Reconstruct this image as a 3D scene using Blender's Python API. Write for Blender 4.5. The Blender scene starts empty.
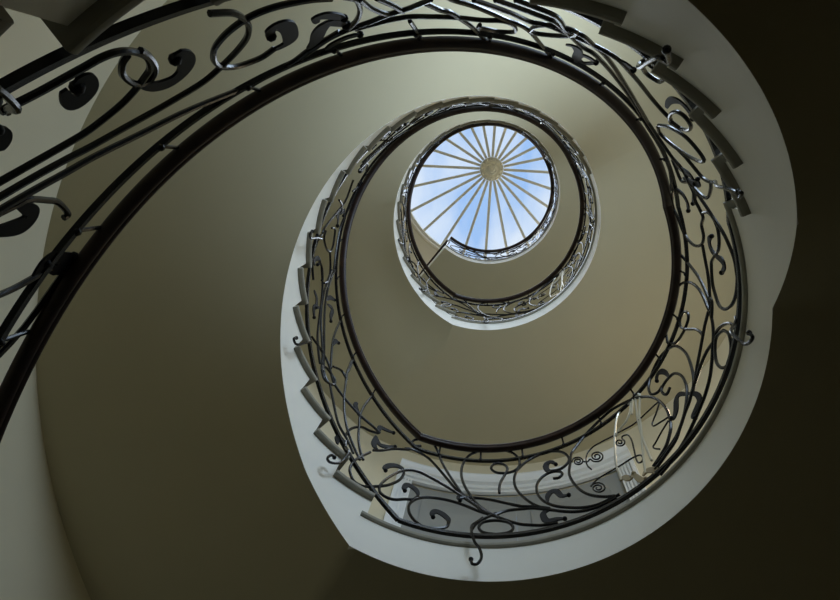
import bpy, bmesh, math, random
from mathutils import Vector, Matrix
from math import sin, cos, pi, radians as rad, degrees as deg
random.seed(4)
sc = bpy.context.scene
COL = sc.collection

# ------------------------------------------------------------------ the stairwell, in metres (x right, y towards the door, z up)
R_RAIL = 0.9872      # inner edge of the handrail
R_STR = 1.0235       # inner face of the stringers
R_TREAD = 0.994      # ends of the treads
R_IRON = 1.032       # cylinder the ironwork is bent to
R_WALL = 2.43        # round outer wall
LEV = [0.2544, 3.60, 7.3514, 11.0909]   # floors
NSTEP = {1: 20, 2: 22, 3: 22}           # risers in each flight
A0 = -28.8           # nosing of a landing where the flight goes down
A1 = 116.3           # last riser of the flight above a landing
CEIL = 13.95
SKY_C = Vector((0.01, -0.27, CEIL)); SKY_R = 1.83

def sstep(t):
    t = min(1, max(0, t)); return t*t*(3-2*t)

def pitch(lev, a, top, bot):
    """height of a sloping line at angle a (degrees, falling): level floor, then the flight down to the next floor"""
    k1 = bot - 360
    t = min(1, max(0, (top - a)/(top - k1)))
    return LEV[lev] - t*(LEV[lev]-LEV[lev-1])

RAILK = {1: (-23.3, 107.2), 2: (-31.9, 107.9), 3: (-31.9, 107.2), 0: (0, 107.2)}
RAILT = {1: 107.2, 2: 107.9, 3: 127.1}
STRK = {1: (-8.5, 116.5), 2: (-29, 105.2), 3: (-29, 165.9), 0: (0, 116.5)}
AL = {0: 120.3, 1: 115.0, 2: 105.2, 3: 127.2}   # where the last riser of the flight above meets each landing

def rail_z(lev, a):      # top of the handrail
    below = RAILK[lev-1][1] if lev > 1 else 107.2
    return pitch(lev, a, RAILK[lev][0], below) + 0.95

def str_z(lev, a, r=R_STR):       # underside of stringer and soffit
    k0 = STRK[lev][0]
    below = STRK[lev-1][1] if lev > 1 else 116.5
    if lev == 3: below = below + (116 - below)*sstep((r-R_STR)/0.75)
    k1 = below-360
    x = k0-a
    if lev > 1: x = 5*math.log(1+math.exp(min(x/5, 50)))      # the plaster eases round into the slope
    t = x/(k0-k1)
    tt = min(1, max(0, t))
    b = 0.2282 + 0.0475*min(1, max(0, tt/.08))*min(1, max(0, (1-tt)/.08))
    return LEV[lev] - tt*(LEV[lev]-LEV[lev-1]) - b

def cyl(a, z, r=R_IRON):
    return Vector((r*cos(rad(a)), r*sin(rad(a)), z))

# ------------------------------------------------------------------ materials
def mat(name, col, rough=0.6, metal=0.0, noise=0.0, nscale=6.0, bump=0.0, bscale=200, spec=0.5, coat=0.0, col2=None):
    m = bpy.data.materials.new(name); m.use_nodes = True
    nt = m.node_tree; b = nt.nodes['Principled BSDF']
    b.inputs['Base Color'].default_value = (*col, 1)
    b.inputs['Roughness'].default_value = rough; b.inputs['Metallic'].default_value = metal
    b.inputs['Specular IOR Level'].default_value = spec
    b.inputs['Coat Weight'].default_value = coat
    tc = nt.nodes.new('ShaderNodeTexCoord')
    if noise or col2:
        n = nt.nodes.new('ShaderNodeTexNoise'); n.inputs['Scale'].default_value = nscale; n.inputs['Detail'].default_value = 5
        nt.links.new(tc.outputs['Object'], n.inputs['Vector'])
        r = nt.nodes.new('ShaderNodeValToRGB')
        c2 = col2 or tuple(c*(1-noise) for c in col)
        r.color_ramp.elements[0].color = (*c2, 1); r.color_ramp.elements[0].position = .35
        r.color_ramp.elements[1].color = (*col, 1); r.color_ramp.elements[1].position = .65
        nt.links.new(n.outputs['Fac'], r.inputs['Fac']); nt.links.new(r.outputs['Color'], b.inputs['Base Color'])
    if bump:
        n2 = nt.nodes.new('ShaderNodeTexNoise'); n2.inputs['Scale'].default_value = bscale
        nt.links.new(tc.outputs['Object'], n2.inputs['Vector'])
        bp = nt.nodes.new('ShaderNodeBump'); bp.inputs['Strength'].default_value = bump; bp.inputs['Distance'].default_value = .002
        nt.links.new(n2.outputs['Fac'], bp.inputs['Height']); nt.links.new(bp.outputs['Normal'], b.inputs['Normal'])
    return m

M = {
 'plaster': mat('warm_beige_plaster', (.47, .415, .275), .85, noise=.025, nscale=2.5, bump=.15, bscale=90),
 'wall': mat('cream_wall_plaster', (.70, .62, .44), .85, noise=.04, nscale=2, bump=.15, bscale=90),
 'white': mat('white_stringer_paint', (.90, .87, .79), .6, noise=.04, nscale=3),
 'trim': mat('white_trim_gloss', (.82, .82, .80), .4),
 'leafiron': mat('blackened_leaf_iron', (.005, .005, .006), .5, spec=.12),
 'iron': mat('black_wrought_iron', (.007, .007, .009), .27, metal=.0, spec=.36, bump=.25, bscale=60),
 'brass': mat('pale_gilt_metal', (.62, .59, .50), .35, metal=.6),
 'oldgilt': mat('tarnished_gilt_leaf', (.36, .29, .17), .45, metal=.4),
 'wood': mat('dark_walnut_handrail', (.040, .020, .014), .4, noise=.5, nscale=14, spec=.4),
 'stone': mat('grey_stone_tread', (.30, .28, .22), .7, noise=.15, nscale=12),
 'door': mat('grey_door_paint', (.30, .30, .28), .5),
 'floor': mat('terrazzo_floor', (.06, .055, .045), .5, noise=.2, nscale=30),
 'rib': mat('painted_skylight_ribs', (.72, .70, .60), .6),
 'hub': mat('plaster_skylight_boss', (.75, .69, .50), .8, noise=.2, nscale=18),
}
g = bpy.data.materials.new('skylight_glass'); g.use_nodes = True
nt = g.node_tree; nt.nodes.clear()
o_ = nt.nodes.new('ShaderNodeOutputMaterial'); mx = nt.nodes.new('ShaderNodeMixShader'); mx.inputs[0].default_value = .06
tr = nt.nodes.new('ShaderNodeBsdfTransparent'); tr.inputs[0].default_value = (.93, .96, .98, 1)
gl = nt.nodes.new('ShaderNodeBsdfGlossy'); gl.inputs['Roughness'].default_value = .05
nt.links.new(tr.outputs[0], mx.inputs[1]); nt.links.new(gl.outputs[0], mx.inputs[2]); nt.links.new(mx.outputs[0], o_.inputs[0])
M['glass'] = g

# ------------------------------------------------------------------ building helpers
def build(name, bm, m, parent=None, smooth=True, angle=35):
    bmesh.ops.remove_doubles(bm, verts=bm.verts, dist=2e-5)
    bmesh.ops.recalc_face_normals(bm, faces=bm.faces)
    me = bpy.data.meshes.new(name); bm.to_mesh(me); bm.free()
    me.materials.append(M[m] if isinstance(m, str) else m)
    if smooth:
        for p in me.polygons: p.use_smooth = True
        me.set_sharp_from_angle(angle=rad(angle))
    o = bpy.data.objects.new(name, me); COL.objects.link(o)
    if parent: o.parent = parent
    return o

def empty(name, label, cat, group=None):
    o = bpy.data.objects.new(name, None); COL.objects.link(o); o.empty_display_size = .1
    o['label'] = label; o['category'] = cat
    if group: o['group'] = group
    return o

def structure(o):
    o['kind'] = 'structure'; return o

def add_grid(bm, rows):
    """rows: list of lists of points; quads between them"""
    vs = [[bm.verts.new(p) for p in r] for r in rows]
    for i in range(len(vs)-1):
        for j in range(len(vs[i])-1):
            bm.faces.new((vs[i][j], vs[i][j+1], vs[i+1][j+1], vs[i+1][j]))
    return vs

def add_loft(bm, rings, closed_ring=True, cap=True, loop=False):
    vs = [[bm.verts.new(p) for p in r] for r in rings]
    n = len(vs[0]); m = len(vs)
    for i in range(m if loop else m-1):
        a, b = vs[i], vs[(i+1) % m]
        for j in range(n if closed_ring else n-1):
            bm.faces.new((a[j], a[(j+1) % n], b[(j+1) % n], b[j]))
    if cap and closed_ring and not loop:
        bm.faces.new(vs[0]); bm.faces.new(list(reversed(vs[-1])))

def add_tube(bm, pts, rads, n=7):
    """round bar along 3-D points; rads one value or a list"""
    if not isinstance(rads, (list, tuple)): rads = [rads]*len(pts)
    P = [Vector(p) for p in pts]
    t0 = (P[1]-P[0]).normalized()
    ref = Vector((0, 0, 1)) if abs(t0.z) < .9 else Vector((1, 0, 0))
    u = t0.cross(ref).normalized(); rings = []
    for i, p in enumerate(P):
        t = ((P[min(i+1, len(P)-1)]-P[max(i-1, 0)])).normalized()
        u = (u - t*u.dot(t)).normalized(); v = t.cross(u)
        r = rads[i]
        rings.append([p + (u*cos(2*pi*k/n) + v*sin(2*pi*k/n))*r for k in range(n)])
    add_loft(bm, rings)

def add_strip(bm, pts, w, th, nrm):
    """flat bar: width w across the surface whose normal is nrm(p), thickness th"""
    P = [Vector(p) for p in pts]; rings = []
    ws = w if isinstance(w, (list, tuple)) else [w]*len(P)
    for i, p in enumerate(P):
        t = (P[min(i+1, len(P)-1)]-P[max(i-1, 0)]).normalized()
        nn = nrm(p); s = t.cross(nn).normalized(); nn = s.cross(t)
        a, b = s*ws[i]/2, nn*th/2
        rings.append([p-a-b, p+a-b, p+a+b, p-a+b])
    add_loft(bm, rings)

def radial(p): return Vector((p.x, p.y, 0)).normalized()

def add_ball(bm, c, r, seg=10):
    bmesh.ops.create_uvsphere(bm, u_segments=seg, v_segments=max(6, seg-2), radius=r, matrix=Matrix.Translation(c))

def smooth_path(pts, sub=6):
    """Catmull-Rom through 2-D or 3-D tuples"""
    n = len(pts); out = []
    for i in range(n-1):
        p0, p1, p2, p3 = pts[max(i-1, 0)], pts[i], pts[i+1], pts[min(i+2, n-1)]
        for k in range(sub):
            t = k/sub
            out.append(tuple(.5*((2*b)+(-a+c)*t+(2*a-5*b+4*c-d)*t*t+(-a+3*b-3*c+d)*t**3) for a, b, c, d in zip(p0, p1, p2, p3)))
    out.append(tuple(pts[-1])); return out

def frange(a, b, n): return [a+(b-a)*i/n for i in range(n+1)]

# ------------------------------------------------------------------ setting: round wall, ceiling, floor
DOOR = (58.2, 103.2, LEV[1]+.0, 6.55)
WINS = [(-84, -40, 4.78, 5.75), (-84, -40, 8.3, 9.4)]
bm = bmesh.new()
zs = sorted({-.6, 14.2, DOOR[2], DOOR[3], *[w[2] for w in WINS], *[w[3] for w in WINS], *LEV, 1, 2, 3, 5, 8, 12})
an = sorted({*range(-180, 181, 2), DOOR[0], DOOR[1], *[w[0] for w in WINS], *[w[1] for w in WINS]})
openings = [DOOR]+WINS
def inside(a, z): return any(o[0] < a < o[1] and o[2] < z < o[3] for o in openings)
T = .22
for i in range(len(an)-1):
    for j in range(len(zs)-1):
        a, b, c, d = an[i], an[i+1], zs[j], zs[j+1]
        if not inside((a+b)/2, (c+d)/2):
            for r in (R_WALL, R_WALL+T):
                bm.faces.new([bm.verts.new(cyl(x, z, r)) for x, z in ((a, c), (b, c), (b, d), (a, d))])
for a, b, c, d in openings:       # reveals
    xs = [x for x in an if a <= x <= b]
    for z in (c, d): add_grid(bm, [[cyl(x, z, R_WALL) for x in xs], [cyl(x, z, R_WALL+T) for x in xs]])
    zz = [z for z in zs if c <= z <= d]
    for x in (a, b): add_grid(bm, [[cyl(x, z, R_WALL) for z in zz], [cyl(x, z, R_WALL+T) for z in zz]])
structure(build('wall_outer', bm, 'wall'))

bm = bmesh.new()      # ceiling ring with the skylight hole and its reveal
ring = frange(0, 360, 96)
def sk(a, r, z): return Vector((SKY_C.x+r*cos(rad(a)), SKY_C.y+r*sin(rad(a)), z))
add_grid(bm, [[cyl(a, CEIL, R_WALL+.1) for a in ring], [sk(a, SKY_R+.06, CEIL) for a in ring], [sk(a, SKY_R+.03, CEIL-.03) for a in ring],
              [sk(a, SKY_R, CEIL-.03) for a in ring], [sk(a, SKY_R, CEIL+.25) for a in ring], [cyl(a, CEIL+.25, R_WALL+.3) for a in ring]])
structure(build('ceiling', bm, 'white'))
bm = bmesh.new()
add_loft(bm, [[cyl(a, z, R_WALL+.1) for a in ring[:-1]] for z in (LEV[0]-.2, LEV[0])])
structure(build('floor', bm, 'floor'))

# door in the first landing's wall: white casing, grey leaves
dr = bpy.data.objects.new('door_1', None); COL.objects.link(dr); structure(dr)
bm = bmesh.new()
def arc_bar(bm, a, b, prof, n=30):
    """profile [(r,z)] swept round the axis from angle a to b"""
    add_loft(bm, [[cyl(x, z, r) for r, z in prof] for x in frange(a, b, n)])
zt = DOOR[3]
arc_bar(bm, DOOR[0]-3.6, DOOR[1]+3.6, [(R_WALL+.01, zt), (R_WALL-.03, zt), (R_WALL-.03, zt+.035), (R_WALL-.01, zt+.04), (R_WALL-.01, zt+.055), (R_WALL-.038, zt+.06), (R_WALL-.038, zt+.10), (R_WALL-.015, zt+.105), (R_WALL-.015, zt+.15), (R_WALL-.05, zt+.155), (R_WALL-.055, zt+.18), (R_WALL-.09, zt+.215), (R_WALL-.09, zt+.235), (R_WALL+.01, zt+.235)])
for a, s in ((DOOR[0], -1), (DOOR[1], 1)):
    for f, w, d in ((0, .4, .03), (.4, .25, .012), (.65, .4, .032), (1.05, .25, .012), (1.3, .45, .034), (1.75, .3, .014), (2.05, .5, .036), (2.55, .3, .02), (2.85, .75, .055)):
        arc_bar(bm, a+s*f, a+s*(f+w), [(R_WALL+.01, LEV[1]), (R_WALL-d, LEV[1]), (R_WALL-d, zt+.01), (R_WALL+.01, zt+.01)], 3)
build('door_casing', bm, 'trim', dr)
mid = (DOOR[0]+DOOR[1])/2
for a, b in ((DOOR[0], mid-.03), (mid+.03, DOOR[1])):
    bm = bmesh.new()
    arc_bar(bm, a, b, [(R_WALL+.02, LEV[1]+.01), (R_WALL+.06, LEV[1]+.01), (R_WALL+.06, zt), (R_WALL+.02, zt)], 12)
    for z0, z1 in ((LEV[1]+.2, LEV[1]+.9), (LEV[1]+1.05, zt-.2)):
        arc_bar(bm, a+3, b-3, [(R_WALL+.022, z0), (R_WALL+.004, z0+.03), (R_WALL+.004, z1-.03), (R_WALL+.022, z1)], 10)
    leaf = build('door_leaf', bm, 'door', dr)

for n, (a, b, c, d) in enumerate(WINS):      # tall windows lighting the flights
    w = bpy.data.objects.new('window_%d' % (n+1), None); COL.objects.link(w); structure(w)
    bm = bmesh.new()
    for x0, x1, z0, z1 in ((a, a+1.5, c, d), (b-1.5, b, c, d), ((a+b)/2-.6, (a+b)/2+.6, c, d), (a, b, c, c+.06), (a, b, d-.06, d), (a, b, (c+d)/2-.02, (c+d)/2+.02)):
        arc_bar(bm, x0, x1, [(R_WALL+.08, z0), (R_WALL+.14, z0), (R_WALL+.14, z1), (R_WALL+.08, z1)], 8)
    build('window_frame', bm, 'trim', w)
    bm = bmesh.new(); add_grid(bm, [[cyl(x, z, R_WALL+.11) for x in frange(a, b, 12)] for z in (c, d)]); build('window_glass', bm, 'glass', w)

# ------------------------------------------------------------------ skylight
skl = empty('skylight', 'round glazed skylight with radiating ribs and a central boss at the top of the stairwell', 'skylight')
HUB = SKY_C + Vector((0, 0, .55))
def dome(rr, a, dz=0): return Vector((SKY_C.x+rr*cos(a), SKY_C.y+rr*sin(a), SKY_C.z+.18+.42*(1-(rr/SKY_R)**2)+dz))
bm = bmesh.new(); add_loft(bm, [[sk(a, r, z) for r, z in ((SKY_R+.03, CEIL+.1), (SKY_R-.05, CEIL+.1), (SKY_R-.05, CEIL+.22), (SKY_R+.03, CEIL+.22))] for a in ring[:-1]], loop=True)
build('rim', bm, 'rib', skl)
for k in range(24):
    a = rad(1+15*k); bm = bmesh.new(); rings = []
    for rr in frange(.24, SKY_R-.03, 10):
        c = dome(rr, a); t = Vector((-sin(a), cos(a), 0))*.026
        rings.append([c-t-Vector((0, 0, .05)), c+t-Vector((0, 0, .05)), c+t*.7+Vector((0, 0, .03)), c-t*.7+Vector((0, 0, .03))])
    add_loft(bm, rings); build('rib', bm, 'rib', skl, angle=25)
    bm = bmesh.new(); add_grid(bm, [[dome(rr, a+rad(15)*j/4, .03) for j in range(5)] for rr in frange(.2, SKY_R-.02, 8)])
    build('glass_pane', bm, 'glass', skl)
bm = bmesh.new(); prof = [(.001, -.20), (.05, -.19), (.07, -.155), (.10, -.15), (.12, -.125), (.17, -.12), (.19, -.10), (.225, -.08), (.235, -.05), (.235, .05), (.001, .07)]
add_loft(bm, [[Vector((SKY_C.x+r*cos(rad(a)), SKY_C.y+r*sin(rad(a)), CEIL+.6+z)) for r, z in prof] for a in ring[:-1]], closed_ring=False, loop=True)
for k in range(12):
    a = 2*pi*k/12; add_ball(bm, Vector((SKY_C.x+.2*cos(a), SKY_C.y+.2*sin(a), CEIL+.6-.10)), .022, 8)
build('boss', bm, 'hub', skl)

# ------------------------------------------------------------------ landings and flights
def lev_name(l): return {1: 'first', 2: 'second', 3: 'third'}[l]
LAND_LABEL = {1: 'lowest curved landing with a white-framed door on it and a dark underside',
              2: 'middle curved landing, its pale underside seen inside the largest handrail ring',
              3: 'topmost curved landing right beneath the skylight, ending in a straight edge'}
FL_LABEL = {1: 'nearest curved stair flight, with dark tread ends, coming down from the lowest landing',
            2: 'middle curved stair flight, its bright white stringer and stepped treads ending at the lowest landing',
            3: 'uppermost curved stair flight, a thin white ring winding down around the skylight'}
landings, flights = {}, {}
for l in (1, 2, 3):
    Z = LEV[l]; L = empty('landing', LAND_LABEL[l], 'landing', 'curved landings of the stairwell'); landings[l] = L
    a0, a1 = A0, (AL[l]+1.6 if l < 3 else AL[l])
    aa = frange(a0, a1, 72)
    bm = bmesh.new()      # floor slab top with rounded nosing edge
    prof = [(R_WALL, Z+.022), (R_TREAD+.022, Z+.022), (R_TREAD+.016, Z+.018), (R_TREAD+.014, Z+.009), (R_TREAD+.016, Z), (R_TREAD+.022, Z-.005), (R_STR+.04, Z-.006), (R_WALL, Z-.006)]
    add_loft(bm, [[cyl(a, z, r) for r, z in prof] for a in aa]); build('floor_slab', bm, 'stone', L)
    bm = bmesh.new()      # white fascia
    add_loft(bm, [[cyl(a, Z-.005, R_STR+.06), cyl(a, Z-.005, R_STR), cyl(a, str_z(l, a), R_STR), cyl(a, str_z(l, a)+.006, R_STR+.06)] for a in frange(max(STRK[l][0], A0), min(AL[l], STRK[l][1]), 72)])
    build('fascia', bm, 'white', L)
    bm = bmesh.new()      # ceiling underneath
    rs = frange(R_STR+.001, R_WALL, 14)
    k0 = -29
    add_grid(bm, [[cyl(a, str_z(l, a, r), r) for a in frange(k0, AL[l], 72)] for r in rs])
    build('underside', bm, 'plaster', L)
    if l == 3:
        bm = bmesh.new(); add_loft(bm, [[cyl(a1, Z-.045, r), cyl(a1+.8, Z-.045, r), cyl(a1+.8, str_z(l, a1), r), cyl(a1, str_z(l, a1), r)] for r in (R_STR, R_WALL)])
        build('end_face', bm, 'white', L)

for l in (1, 2, 3):
    F = empty('stair_flight', FL_LABEL[l], 'staircase', 'curved stair flights of the stairwell'); flights[l] = F
    Z = LEV[l]; rise = (LEV[l]-LEV[l-1])/NSTEP[l]
    alast = AL[l-1]-360; go = (A0-alast)/(NSTEP[l]-1)
    for k in range(1, NSTEP[l]+1):
        z = Z-rise*k; front = A0-go*k; rear = A0-go*(k-1)+1.6
        if k < NSTEP[l]:
            bm = bmesh.new()
            aa = frange(front, rear, 8)
            prof = [(R_WALL-.002, z), (R_TREAD+.008, z), (R_TREAD+.002, z-.004), (R_TREAD, z-.015), (R_TREAD+.002, z-.025), (R_TREAD+.008, z-.030), (R_WALL-.002, z-.030)]
            add_loft(bm, [[cyl(a, zz, r) for r, zz in prof] for a in aa]); build('tread', bm, 'stone', F)
        bm = bmesh.new(); a = A0-go*(k-1)+1.5     # riser above tread k
        add_loft(bm, [[cyl(a+d, zz, r) for d, zz in ((0, z-.02), (.9, z-.02), (.9, z+rise-.025), (0, z+rise-.025))] for r in (R_STR+.004, R_WALL-.002)])
        build('riser', bm, 'white', F, smooth=False)
    bm = bmesh.new()      # stringer: stepped top, sloping bottom
    top = max(STRK[l][0], A0)
    segs = []
    if top > A0: segs.append((top, A0+1.5, Z-.005))
    for k in range(1, NSTEP[l]):
        segs.append((A0-go*(k-1)+1.5, A0-go*k+1.5 if k < NSTEP[l]-1 else alast, Z-rise*k-.024))
    for hi, lo, zt_ in segs:
        add_loft(bm, [[cyl(a, zt_, R_STR+.06), cyl(a, zt_, R_STR), cyl(a, min(zt_-.01, str_z(l, a)), R_STR), cyl(a, min(zt_-.01, str_z(l, a))+.006, R_STR+.06)] for a in frange(hi, lo, 8)], cap=False)
    build('stringer', bm, 'white', F)
    bm = bmesh.new()
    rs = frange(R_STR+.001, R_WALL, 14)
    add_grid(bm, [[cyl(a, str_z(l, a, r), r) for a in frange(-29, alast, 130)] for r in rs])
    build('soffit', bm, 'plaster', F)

# ------------------------------------------------------------------ balustrades
BAL = {}
def rail_prof(l, a):
    z = rail_z(l, a); r = R_RAIL
    return [cyl(a, z+dz*.88, r+dr*.88) for dr, dz in ((.012, .004), (.003, .0), (-.002, -.006), (-.001, -.014), (.005, -.019), (.005, -.028), (.012, -.036), (.040, -.036), (.048, -.028), (.048, -.019), (.055, -.012), (.055, -.003), (.046, .004), (.03, .007))]
def balustrade(name, key, a_hi, a_lo, l, label):
    B = empty('balustrade', label, 'balustrade', 'iron balustrades round the stairwell'); BAL[key] = B
    n = max(24, int(abs(a_hi-a_lo)/1.5)); aa = frange(a_hi, a_lo, n)
    bm = bmesh.new(); add_loft(bm, [rail_prof(l, a) for a in aa]); build('handrail', bm, 'wood', B, angle=50)
    bm = bmesh.new(); add_strip(bm, [cyl(a, rail_z(l, a)-.12, R_IRON) for a in aa], .016, .016, radial); build('top_bar', bm, 'iron', B)
    bm = bmesh.new(); add_strip(bm, [cyl(a, bot_z(l, a), R_IRON) for a in aa], .018, .018, radial); build('bottom_bar', bm, 'iron', B)
    return B
def bot_z(l, a): return rail_z(l, a) - .85
for l in (3, 2, 1):
    balustrade('landing', (l, 'landing'), RAILT[l], RAILK[l][0], l, 'black scrolled iron balustrade with dark wooden handrail along the %s landing' % {1: 'lowest', 2: 'middle', 3: 'topmost'}[l])
    lo = (RAILT[l-1] if l > 1 else 107.2) - 360
    balustrade('flight', (l, 'flight'), RAILK[l][0], lo, l, 'black scrolled iron balustrade with dark wooden handrail on the %s flight' % {1: 'nearest', 2: 'middle', 3: 'uppermost'}[l])


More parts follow.
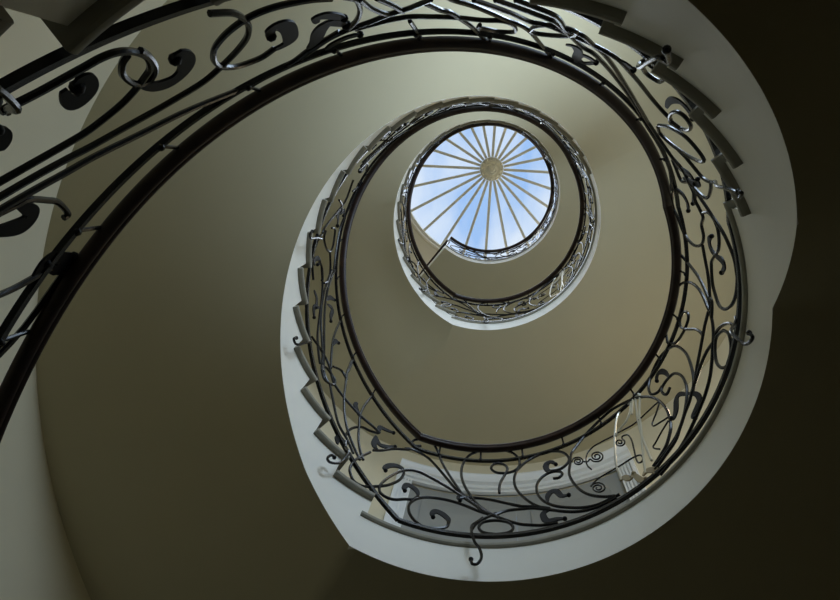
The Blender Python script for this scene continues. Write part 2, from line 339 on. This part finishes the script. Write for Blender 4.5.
# scrollwork, drawn on the unrolled cylinder: (tenths of a degree, millimetres above the rail line)
PATTERN = {
 'L': [
  ('b', [(1201,555),(1229,416),(1236,311),(1225,257),(1209,225),(1183,233),(1154,283),(1134,321),(1115,368),(1095,441),(1089,515),(1094,544)]),
  ('L', [(1091,527),(1099,558),(1116,559),(1135,529),(1146,484),(1141,467)]),
  ('b', [(1035,355),(1046,311),(1068,287),(1096,248),(1121,241),(1139,265),(1141,328),(1122,439),(1090,547),(1050,585),(1003,553),(962,507),(927,451),(884,369),(848,290),(822,260),(792,218),(763,181),(738,162),(709,142),(668,132)]),
  ('L', [(1035,359),(1041,391),(1054,415),(1071,420),(1078,382),(1074,361)]),
  ('b', [(946,192),(946,157),(956,135),(977,118),(1006,110),(1035,146),(1051,201),(1052,266),(1033,332),(1003,369),(957,379),(911,354),(866,304),(826,267)]),
  ('L', [(944,178),(947,212),(963,246),(981,259),(990,232),(986,206)]),
  ('b', [(1195,590),(1171,636),(1139,716),(1093,786),(1105,778),(1082,802),(1036,775),(1000,694),(966,592),(933,489),(904,427),(871,348),(844,290),(826,267)]),
  ('b', [(1060,878),(1088,848),(1085,920),(1049,978),(1017,930),(988,763),(963,648),(935,531),(913,448),(885,377),(848,305),(826,267)]),
  ('b', [(824,113),(855,129),(867,168),(856,214),(824,227),(792,204),(781,156),(793,122),(824,113)]),
  ('b', [(822,289),(848,254),(873,202),(885,145)]),
  ('b', [(814,477),(814,524),(810,583),(798,657),(789,717),(795,768),(815,798),(831,785),(837,739),(821,693),(792,680),(767,698),(752,752),(754,832),(774,915),(820,974),(863,967),(904,895),(922,786),(925,670),(916,565),(895,454),(871,364),(839,290),(813,244)]),
  ('b', [(922,413),(899,429),(867,427),(835,412),(795,374),(760,337),(786,363),(755,331),(716,305),(683,264)]),
  ('L', [(897,429),(913,429),(924,420),(921,394)]),
  ('b', [(826,274),(796,306),(760,308),(725,296),(683,250),(642,196)]),
  ('b', [(661,607),(637,596),(615,621),(605,662),(611,729),(631,792),(666,830),(709,807),(741,754),(762,682),(771,596),(766,499),(745,399),(720,322),(687,260),(642,196),(601,155),(558,137),(512,133)]),
  ('L', [(654,603),(671,618),(676,666),(669,703),(657,700),(646,662)]),
  ('b', [(660,524),(644,517),(633,543),(643,580),(667,596),(692,568),(708,505),(710,424),(697,343),(669,273),(632,220),(599,181),(565,155),(529,148),(502,143)]),
  ('L', [(686,329),(684,371),(673,405),(658,395),(647,341),(628,328)]),
  ('L', [(683,253),(699,241),(702,208),(694,167),(670,161),(650,146)]),
  ('b', [(515,152),(543,192),(574,256),(596,333),(610,432),(614,522),(605,616),(594,712),(573,767),(547,820),(521,861),(481,899),(435,912),(393,877),(354,815),(321,718),(300,604),(292,477),(297,378),(308,302),(326,253),(346,214),(372,188),(398,163)]),
  ('t', [(599,621),(594,644),(586,650),(576,636),(570,611),(568,585),(572,568),(579,565),(586,575),(591,594),(592,614),(589,627),(584,629),(579,620),(575,606),(575,593),(577,586),(580,585),(583,591),(585,599),(585,606)]),
  ('t', [(552,465),(559,515),(559,568),(549,634),(527,668),(494,665),(456,644),(455,651),(428,630),(389,600),(345,592),(300,566),(319,514),(345,470),(347,437),(327,412),(299,380)]),
  ('t', [(567,574),(556,554),(547,564),(539,526),(527,504),(517,502),(511,520),(511,551),(517,582),(527,601),(535,602),(539,586),(539,562),(534,540),(527,527),(521,527),(518,538),(519,555),(522,569),(527,577),(530,576),(532,568),(531,559)]),
  ('t', [(567,322),(558,332),(546,322),(536,296),(532,266),(534,245),(542,238),(551,246),(558,265),(562,288),(560,305),(554,310),(547,303),(542,288),(540,273),(542,262),(545,259),(550,264),(553,273),(554,282),(552,288)]),
  ('t', [(566,320),(547,351),(516,360),(476,353),(439,345),(416,320),(412,281),(419,263),(428,276),(429,321),(424,393),(419,488),(423,558),(438,581),(441,558),(438,528),(441,508),(448,504),(455,516),(461,537),(462,559),(460,574),(455,577),(450,568),(446,552),(446,538),(447,529),(450,529),(453,535),(455,543),(455,550)]),
  ('t', [(305,358),(336,338),(364,307),(375,295),(373,271),(363,238)]),
  ('g', [(373,809),(387,741),(411,685),(439,660),(455,631)]),
  ('g', [(366,808),(395,837),(422,815),(440,747),(461,616),(476,482),(485,364),(485,237)]),
  ('g', [(346,860),(363,730),(379,588),(388,458),(392,326),(395,214)]),
  ('g', [(334,803),(364,645),(382,499),(400,365),(415,237),(422,161)]),
  ('g', [(354,850),(371,779),(385,702)]),
  ('g', [(334,795),(338,789),(343,795),(347,811),(348,829),(347,842),(344,846),(341,840),(339,830),(338,820),(339,814),(341,813),(342,817)]),
  ('M', [(490,239),(477,243),(464,208),(450,225)]),
  ('M', [(431,158),(418,173),(404,147),(395,121),(402,105)]),
  ('M', [(452,228),(446,176),(439,138),(428,128)]),
  ('b', [(249,557),(265,543),(274,569),(273,622),(252,640),(223,619),(209,576),(202,496),(211,401),(233,330),(262,268),(295,221),(319,198),(387,165)]),
  ('L', [(233,642),(234,708),(245,767),(260,772),(269,736)]),
  ('L', [(222,354),(238,422),(254,425),(272,363),(288,333),(294,347)]),
  ('L', [(219,349),(204,280),(205,225),(226,206),(245,195),(244,169)]),
  ('b', [(264,643),(287,645),(306,697),(302,765),(285,817),(258,858),(227,873),(194,847),(163,773),(151,682),(150,569),(162,470),(181,377),(206,317)]),
  ('b', [(77,324),(105,358),(142,366),(173,352),(204,330),(230,297),(258,271),(291,225),(316,187),(366,157),(398,133)]),
  ('b', [(169,872),(145,972),(110,1021),(57,1015),(10,957),(-19,824),(-26,687),(-16,577),(3,490),(25,400),(55,343),(90,303),(111,274),(146,230),(187,197),(228,174),(264,149),(296,125),(345,97),(393,75)]),
  ('b', [(78,463),(76,504),(80,575),(97,683),(104,773),(88,818),(64,791),(57,735),(69,703),(93,705),(120,723),(150,762),(169,856)]),
  ('b', [(16,455),(52,464),(85,452),(118,430),(149,401),(171,372),(203,326)]),
  ('b', [(31,242),(56,298),(84,279),(107,219),(108,155),(93,111),(65,112),(42,140),(29,183),(31,242)]),
  ('b', [(72,320),(45,311),(20,252),(5,175),(9,124)]),
  ('b', [(-132,385),(-112,439),(-87,447),(-59,435),(-38,397),(-17,332),(-17,259),(-36,188),(-65,147),(-101,127),(-119,130),(-148,142),(-179,183),(-206,230),(-237,315),(-272,434),(-296,508),(-317,582)]),
  ('L', [(-132,380),(-129,301),(-116,274),(-98,313)]),
  ('b', [(-237,427),(-242,358),(-230,300),(-207,280),(-178,294),(-151,328),(-134,383)]),
  ('L', [(-133,373),(-146,431),(-167,436),(-180,389)]),
  ('b', [(-187,1015),(-152,1027),(-120,1055),(-91,987),(-73,808),(-53,642),(-30,534),(-11,464),(11,424)]),
  ('b', [(-145,550),(-112,534),(-81,506),(-49,480),(-22,458),(-12,425),(25,400)]),
  ('b', [(-217,933),(-203,909),(-159,848),(-138,752),(-134,660),(-146,561),(-170,510),(-200,502),(-225,445),(-242,472),(-267,532),(-290,538),(-317,582)]),
  ('b', [(-217,933),(-248,930),(-279,878),(-288,823)]),
  ('L', [(-288,832),(-275,722),(-251,658),(-229,662)]),
  ('k', [(858,252),(881,154),(885,48),(875,-50),(862,-99),(856,-156),(864,-201),(877,-206),(881,-177)]),
  ('k', [(-17,132),(-8,59),(-3,-32),(-1,-125),(-2,-173),(-15,-217),(-28,-230),(-31,-198)]),
 ],
 'F': [
  ('b', [(-553,727),(-501,785),(-485,790),(-438,779),(-387,719),(-354,627),(-319,579)]),
  ('b', [(-481,658),(-473,529),(-447,393),(-416,319),(-382,272),(-379,349),(-396,495),(-427,645),(-457,715),(-477,680)]),
  ('b', [(-490,449),(-504,389),(-507,300),(-492,246),(-468,243),(-459,298),(-465,388),(-481,455),(-490,449)]),
  ('b', [(-407,566),(-389,510),(-362,443),(-333,353),(-325,260)]),
  ('k', [(-325,260),(-345,82),(-352,-77),(-345,-201),(-335,-229),(-346,-251),(-347,-224)]),
  ('b', [(-305,523),(-282,404),(-285,336),(-309,285),(-327,268)]),
  ('b', [(-377,728),(-318,698),(-317,582)]),
  ('L', [(-374,748),(-354,654),(-337,529),(-315,487)]),
  ('L', [(-325,649),(-318,556),(-315,441),(-328,436)]),
  ('L', [(-313,562),(-286,529),(-255,569)]),
  ('b', [(-862,224),(-834,239),(-796,259),(-771,373),(-744,345),(-716,392),(-691,422),(-652,514),(-602,635),(-553,727)]),
  ('b', [(-891,278),(-861,303),(-832,320),(-809,326),(-791,341),(-735,494),(-705,507),(-665,576),(-616,670),(-565,754),(-513,825),(-476,857),(-407,842),(-366,825),(-281,907)]),
  ('b', [(-749,411),(-716,392),(-667,371),(-629,406),(-596,438),(-553,469),(-514,459),(-494,434),(-485,441),(-465,388)]),
  ('L', [(-756,595),(-743,559),(-729,610),(-723,740),(-702,747),(-687,622)]),
  ('L', [(-719,811),(-722,651),(-706,615),(-687,622)]),
  ('L', [(-666,381),(-649,356),(-628,355)]),
  ('k', [(-632,234),(-645,82),(-653,-125),(-652,-265),(-637,-282),(-648,-324),(-656,-349)]),
  ('b', [(-632,219),(-614,264),(-597,259),(-582,220),(-586,161),(-602,148),(-621,159),(-634,174),(-632,219)]),
  ('L', [(-522,380),(-535,285),(-530,200),(-510,170),(-485,169)]),
  ('b', [(-1207,805),(-1187,771),(-1153,696),(-1124,648),(-1102,621),(-1076,583),(-1048,524),(-1021,476),(-997,408),(-981,356)]),
  ('b', [(-1108,648),(-1080,626),(-1054,600),(-1023,577),(-994,585),(-953,586),(-913,585),(-880,543),(-862,561),(-854,636),(-860,696),(-885,741),(-906,730),(-920,720),(-917,672)]),
  ('b', [(-1027,636),(-1027,757),(-1028,926)]),
  ('b', [(-992,408),(-975,489),(-961,518),(-946,619),(-932,718),(-919,860),(-907,950)]),
  ('b', [(-959,317),(-951,350),(-924,396),(-896,460),(-872,514),(-848,541),(-828,604),(-803,757),(-774,921)]),
  ('b', [(-922,323),(-894,365),(-865,401),(-833,447),(-805,416),(-768,419)]),
  ('b', [(-829,590),(-823,499),(-805,416),(-778,360),(-754,345),(-765,454),(-792,547),(-816,597),(-829,590)]),
  ('b', [(-1116,629),(-1094,541),(-1081,454),(-1074,364),(-1074,318),(-1083,283)]),
  ('b', [(-1068,325),(-1065,422),(-1055,506),(-1043,528)]),
  ('b', [(-1049,332),(-1036,427),(-1028,505)]),
  ('L', [(-1138,478),(-1133,434),(-1122,428),(-1111,460),(-1106,497)]),
  ('W', [(-1183,726),(-1165,668),(-1145,563),(-1126,510),(-1112,575)]),
  ('L', [(-1168,809),(-1152,765),(-1126,730),(-1109,732)]),
  ('b', [(-1097,285),(-1118,265),(-1149,260),(-1167,266),(-1183,280),(-1202,308),(-1225,354),(-1246,410),(-1260,469),(-1268,529),(-1269,577),(-1262,619),(-1248,636),(-1231,636),(-1210,602)]),
  ('W', [(-1213,609),(-1198,600),(-1184,566),(-1170,453),(-1173,409),(-1186,429),(-1194,478)]),
  ('b', [(-1204,180),(-1191,214),(-1189,256),(-1194,327),(-1210,414),(-1237,493),(-1272,564),(-1306,607),(-1348,606),(-1383,584),(-1420,546),(-1440,513),(-1463,476),(-1486,440),(-1505,405)]),
  ('b', [(-1128,638),(-1165,712),(-1190,757),(-1218,813),(-1249,834),(-1286,849),(-1289,850),(-1325,791),(-1359,734),(-1401,674),(-1438,601),(-1459,567),(-1482,522),(-1503,482),(-1523,444)]),
  ('b', [(-1382,171),(-1354,185),(-1320,185),(-1302,181),(-1290,190),(-1284,223),(-1286,278),(-1298,340),(-1310,371),(-1337,421),(-1364,452),(-1397,464),(-1418,452),(-1444,423),(-1466,393),(-1487,362)]),
  ('b', [(-1290,227),(-1302,253),(-1315,300),(-1323,353),(-1325,396),(-1316,410),(-1298,360),(-1285,286),(-1280,233)]),
  ('W', [(-1326,411),(-1323,464),(-1309,484),(-1288,451),(-1273,389),(-1271,346),(-1279,366)]),
  ('W', [(-1349,232),(-1361,283),(-1360,310),(-1346,293),(-1334,248),(-1335,233),(-1343,251)]),
  ('b', [(-1514,472),(-1507,492),(-1499,517),(-1493,536),(-1497,601),(-1501,644),(-1513,702),(-1523,738),(-1527,733)]),
  ('W', [(-1500,525),(-1508,575),(-1517,601),(-1527,599),(-1530,562),(-1530,516)]),
  ('L', [(-1427,293),(-1417,274),(-1408,246),(-1403,222)]),
  ('b', [(-1618,713),(-1614,763),(-1607,806),(-1599,848)]),
  ('L', [(-1607,806),(-1588,807),(-1584,844),(-1595,882),(-1604,872),(-1591,818)]),
  ('L', [(-1606,869),(-1604,902),(-1590,887),(-1599,929),(-1590,918)]),
  ('b', [(-2204,798),(-2214,631),(-2229,539),(-2250,412),(-2272,324),(-2304,248),(-2337,210),(-2381,178)]),
  ('b', [(-2164,426),(-2196,543),(-2229,570)]),
  ('b', [(-2140,214),(-2168,220),(-2199,317),(-2195,377),(-2157,324),(-2138,264),(-2140,214)]),
  ('b', [(-2040,157),(-2089,275),(-2144,357),(-2194,341),(-2248,400),(-2295,460),(-2338,516),(-2378,572),(-2405,593)]),
  ('b', [(-2332,835),(-2323,646),(-2324,499),(-2335,413),(-2351,307),(-2369,245),(-2389,211)]),
  ('L', [(-2298,557),(-2296,512),(-2312,491),(-2328,484)]),
  ('b', [(-2315,175),(-2313,226),(-2323,320),(-2345,428),(-2373,498),(-2400,574)]),
  ('L', [(-2400,574),(-2398,644),(-2421,699),(-2445,752)]),
  ('L', [(-2396,525),(-2415,493),(-2439,551),(-2463,637)]),
  ('L', [(-2397,518),(-2400,435),(-2413,420)]),
  ('b', [(-2191,271),(-2229,227),(-2277,167),(-2320,174),(-2356,153)]),
  ('L', [(-2304,38),(-2295,67),(-2306,112),(-2324,124)]),
  ('k', [(-2321,150),(-2326,45),(-2334,-37),(-2326,-167),(-2300,-274),(-2287,-286),(-2293,-231),(-2303,-212)]),
  ('b', [(-1899,697),(-1931,568),(-1971,455),(-2022,381),(-2066,348),(-2107,300),(-2136,221),(-2144,241)]),
  ('b', [(-1908,796),(-1945,612),(-1996,504),(-2052,427),(-2100,352),(-2145,247),(-2183,255)]),
  ('b', [(-1864,405),(-1931,460),(-1997,380),(-2055,267),(-2122,215)]),
  ('b', [(-2079,804),(-2096,609),(-2124,484),(-2161,374)]),
  ('L', [(-2115,512),(-2113,574),(-2118,628),(-2128,659)]),
  ('L', [(-1979,535),(-1983,643),(-2003,758)]),
  ('L', [(-1996,568),(-2023,677),(-2039,612),(-2052,599)]),
  ('L', [(-1921,257),(-1951,318),(-1976,297)]),
  ('L', [(-1983,368),(-1971,257),(-1998,245)]),
  ('b', [(-2207,836),(-2216,678),(-2215,611)]),
  ('k', [(-2046,133),(-2043,13),(-2022,-179),(-2010,-296),(-1998,-356),(-1984,-376),(-1988,-334)]),
  ('b', [(-1639,365),(-1664,536),(-1694,634)]),
  ('W', [(-1686,611),(-1690,495),(-1713,589),(-1746,652)]),
  ('L', [(-1701,607),(-1694,717),(-1715,752)]),
  ('b', [(-1743,315),(-1768,328),(-1810,461),(-1831,592),(-1810,656),(-1758,605),(-1743,474)]),
  ('b', [(-1831,592),(-1885,657),(-1925,621),(-1924,502)]),
  ('b', [(-1591,926),(-1674,903),(-1744,777),(-1827,780),(-1904,756),(-1923,657)]),
  ('b', [(-1565,487),(-1655,607),(-1722,284),(-1746,237)]),
  ('L', [(-1844,222),(-1828,183),(-1826,260),(-1844,352),(-1848,287)]),
  ('b', [(-1836,313),(-1870,419),(-1910,460),(-1908,433)]),
  ('b', [(-1750,203),(-1801,124),(-1888,224)]),
  ('k', [(-1751,227),(-1748,35),(-1727,-199),(-1716,-369),(-1697,-425),(-1693,-396)]),
  ('k', [(-1382,188),(-1360,98),(-1335,-8),(-1321,-83),(-1329,-76),(-1338,-44),(-1335,-43)]),
 ],
}

KIND = {'b': ('scroll', 'iron', .0075), 't': ('tendril', 'iron', .0042), 'g': ('gilt_rod', 'brass', .0060), 'k': ('bracket_scroll', 'iron', .0066),
        'L': ('leaf', 'leafiron', .033), 'W': ('leaf', 'leafiron', .044), 'M': ('gilt_leaf', 'oldgilt', .030)}
def iron_piece(kind, pts, l, parent):
    name, m, w = KIND[kind]
    P = smooth_path(pts, 5); n = len(P); Q = []
    for i, (a, h) in enumerate(P):
        a /= 10.; r = R_IRON
        if kind == 'k':      # brackets step out in front of the tread ends
            t = i/(n-1); r = R_IRON + (.962-R_IRON)*sstep(t*3.2)
        Q.append(cyl(a, rail_z(l, a)-.95+h/1000., r))
    bm = bmesh.new()
    if kind in 'LWM':
        ws = [w*(.22+.78*sin(pi*min(1, (i+.5)/(n)))**.8) for i in range(n)]
        add_strip(bm, Q, ws, .006, radial)
        e = Q[-1]; add_ball(bm, e, .26*w+.003, 8)
    else:
        rr = [w]*n
        add_tube(bm, Q, rr, 7)
        if kind == 'k': add_ball(bm, Q[-1], .0105, 10)
    o = build(name, bm, m, parent)
    if kind == 'g': o['label'] = 'pale silvery rod'
    if kind == 'M': o['label'] = 'tarnished gilt leaf'
for l in (1, 2, 3):
    for kind, pts in PATTERN['L']: iron_piece(kind, pts, l, BAL[(l, 'landing')])
    for kind, pts in PATTERN['F']: iron_piece(kind, pts, l, BAL[(l, 'flight')])
    for key, hi, lo in (('landing', 100, -15), ('flight', -38, -245)):      # little clips that hold the bar to the handrail
        a = hi
        while a > lo:
            bm = bmesh.new(); z = rail_z(l, a)
            add_tube(bm, [cyl(a, z-.12, R_IRON), cyl(a, z-.03, R_IRON-.006)], .0055, 7)
            add_ball(bm, cyl(a, z-.12, R_IRON-.006), .0105, 8)
            build('rail_clip', bm, 'iron', BAL[(l, key)]); a -= 13.0
# straight guard across the end of the top landing
GB = empty('guard_rail', 'short straight guard rail closing the open end of the top landing beside the skylight', 'railing')
ga, gz = 126.6, LEV[3]
bm = bmesh.new()
add_loft(bm, [[cyl(ga+da/r, gz+.95+dz, r) for da, dz in ((-1.9, 0), (1.9, 0), (1.9, -.05), (-1.9, -.05))] for r in (1.07, R_WALL-.01)]); build('handrail', bm, 'wood', GB)
for h, nm in ((.10, 'bottom_bar'), (.83, 'top_bar')):
    bm = bmesh.new(); add_tube(bm, [cyl(ga, gz+h, 1.03), cyl(ga, gz+h, R_WALL-.01)], .009); build(nm, bm, 'iron', GB)
for k in range(11):
    r = 1.06+.125*k; bm = bmesh.new(); add_tube(bm, [cyl(ga, gz+.0, r), cyl(ga, gz+.91, r)], .0075); build('baluster', bm, 'iron', GB)

# ------------------------------------------------------------------ light
W = bpy.data.worlds.new('sky'); sc.world = W; W.use_nodes = True
nt = W.node_tree; bg = nt.nodes['Background']
tc = nt.nodes.new('ShaderNodeTexCoord'); mp = nt.nodes.new('ShaderNodeMapping'); mp.inputs['Scale'].default_value = (7, 3.5, 3)
mp.inputs['Rotation'].default_value = (0, 0, rad(50))
nz = nt.nodes.new('ShaderNodeTexNoise'); nz.inputs['Scale'].default_value = 1.4; nz.inputs['Detail'].default_value = 6
rp = nt.nodes.new('ShaderNodeValToRGB')
rp.color_ramp.elements[0].position = .38; rp.color_ramp.elements[0].color = (.36, .56, .91, 1)
rp.color_ramp.elements[1].position = .66; rp.color_ramp.elements[1].color = (.88, .93, .98, 1)
nt.links.new(tc.outputs['Generated'], mp.inputs['Vector']); nt.links.new(mp.outputs['Vector'], nz.inputs['Vector'])
nt.links.new(nz.outputs['Fac'], rp.inputs['Fac']); nt.links.new(rp.outputs['Color'], bg.inputs['Color'])
bg.inputs['Strength'].default_value = 1.08

def lamp(name, kind, loc, energy, color, **kw):
    d = bpy.data.lights.new(name, kind); d.energy = energy; d.color = color
    for k, v in kw.items(): setattr(d, k, v)
    o = bpy.data.objects.new(name, d); COL.objects.link(o); o.location = loc; return o
def aim(o, target):
    o.rotation_euler = (Vector(target)-o.location).to_track_quat('-Z', 'Y').to_euler()
s = lamp('overhead_sky_sun', 'SUN', (0, 0, 20), 2.2, (.86, .93, 1.0), angle=rad(40)); s.rotation_euler = (rad(4), 0, 0)
for (a, b, c, d), e in zip(WINS, (60, 54)):
    w = lamp('window_daylight', 'AREA', cyl((a+b)/2, (c+d)/2, R_WALL+.02), e, (.64, .81, 1.0), shape='RECTANGLE', size=1.5, size_y=d-c-.1)
    aim(w, (0, 0, (c+d)/2))
for l, e in ((1, 8.5), (2, 4.5), (3, 36.0)):  # unseen, no fixtures; top one added to brighten ceiling and skylight ribs
    lamp('landing_fill', 'POINT', cyl(28, LEV[l]+(2.1 if l < 3 else 1.3), 2.0), e, (1.0, .83, .58) if l < 3 else (.92, .96, 1.0), shadow_soft_size=.12)

# ------------------------------------------------------------------ camera
CP = (0.0345, -0.6523, 1.0652); PX, PY, RO, F = 0.1024, 0.2286, 0.0312, 656.46
Rx = Matrix(((cos(PX), 0, sin(PX)), (0, 1, 0), (-sin(PX), 0, cos(PX))))
Ry = Matrix(((1, 0, 0), (0, cos(PY), -sin(PY)), (0, sin(PY), cos(PY))))
Rz = Matrix(((cos(RO), -sin(RO), 0), (sin(RO), cos(RO), 0), (0, 0, 1)))
Mx = Rz @ Ry @ Rx
cam = bpy.data.cameras.new('camera'); co = bpy.data.objects.new('camera', cam); COL.objects.link(co); sc.camera = co
cam.sensor_width = 36; cam.lens = F/840*36; cam.clip_start = .01
r, d, f = Mx[0], Mx[1], Mx[2]
m4 = Matrix(((r.x, -d.x, -f.x, CP[0]), (r.y, -d.y, -f.y, CP[1]), (r.z, -d.z, -f.z, CP[2]), (0, 0, 0, 1)))
co.matrix_world = m4
sc.view_settings.view_transform = 'Standard'; sc.view_settings.look = 'None'; sc.view_settings.gamma = 1; sc.view_settings.exposure = 0
sc.view_settings.use_curve_mapping = False
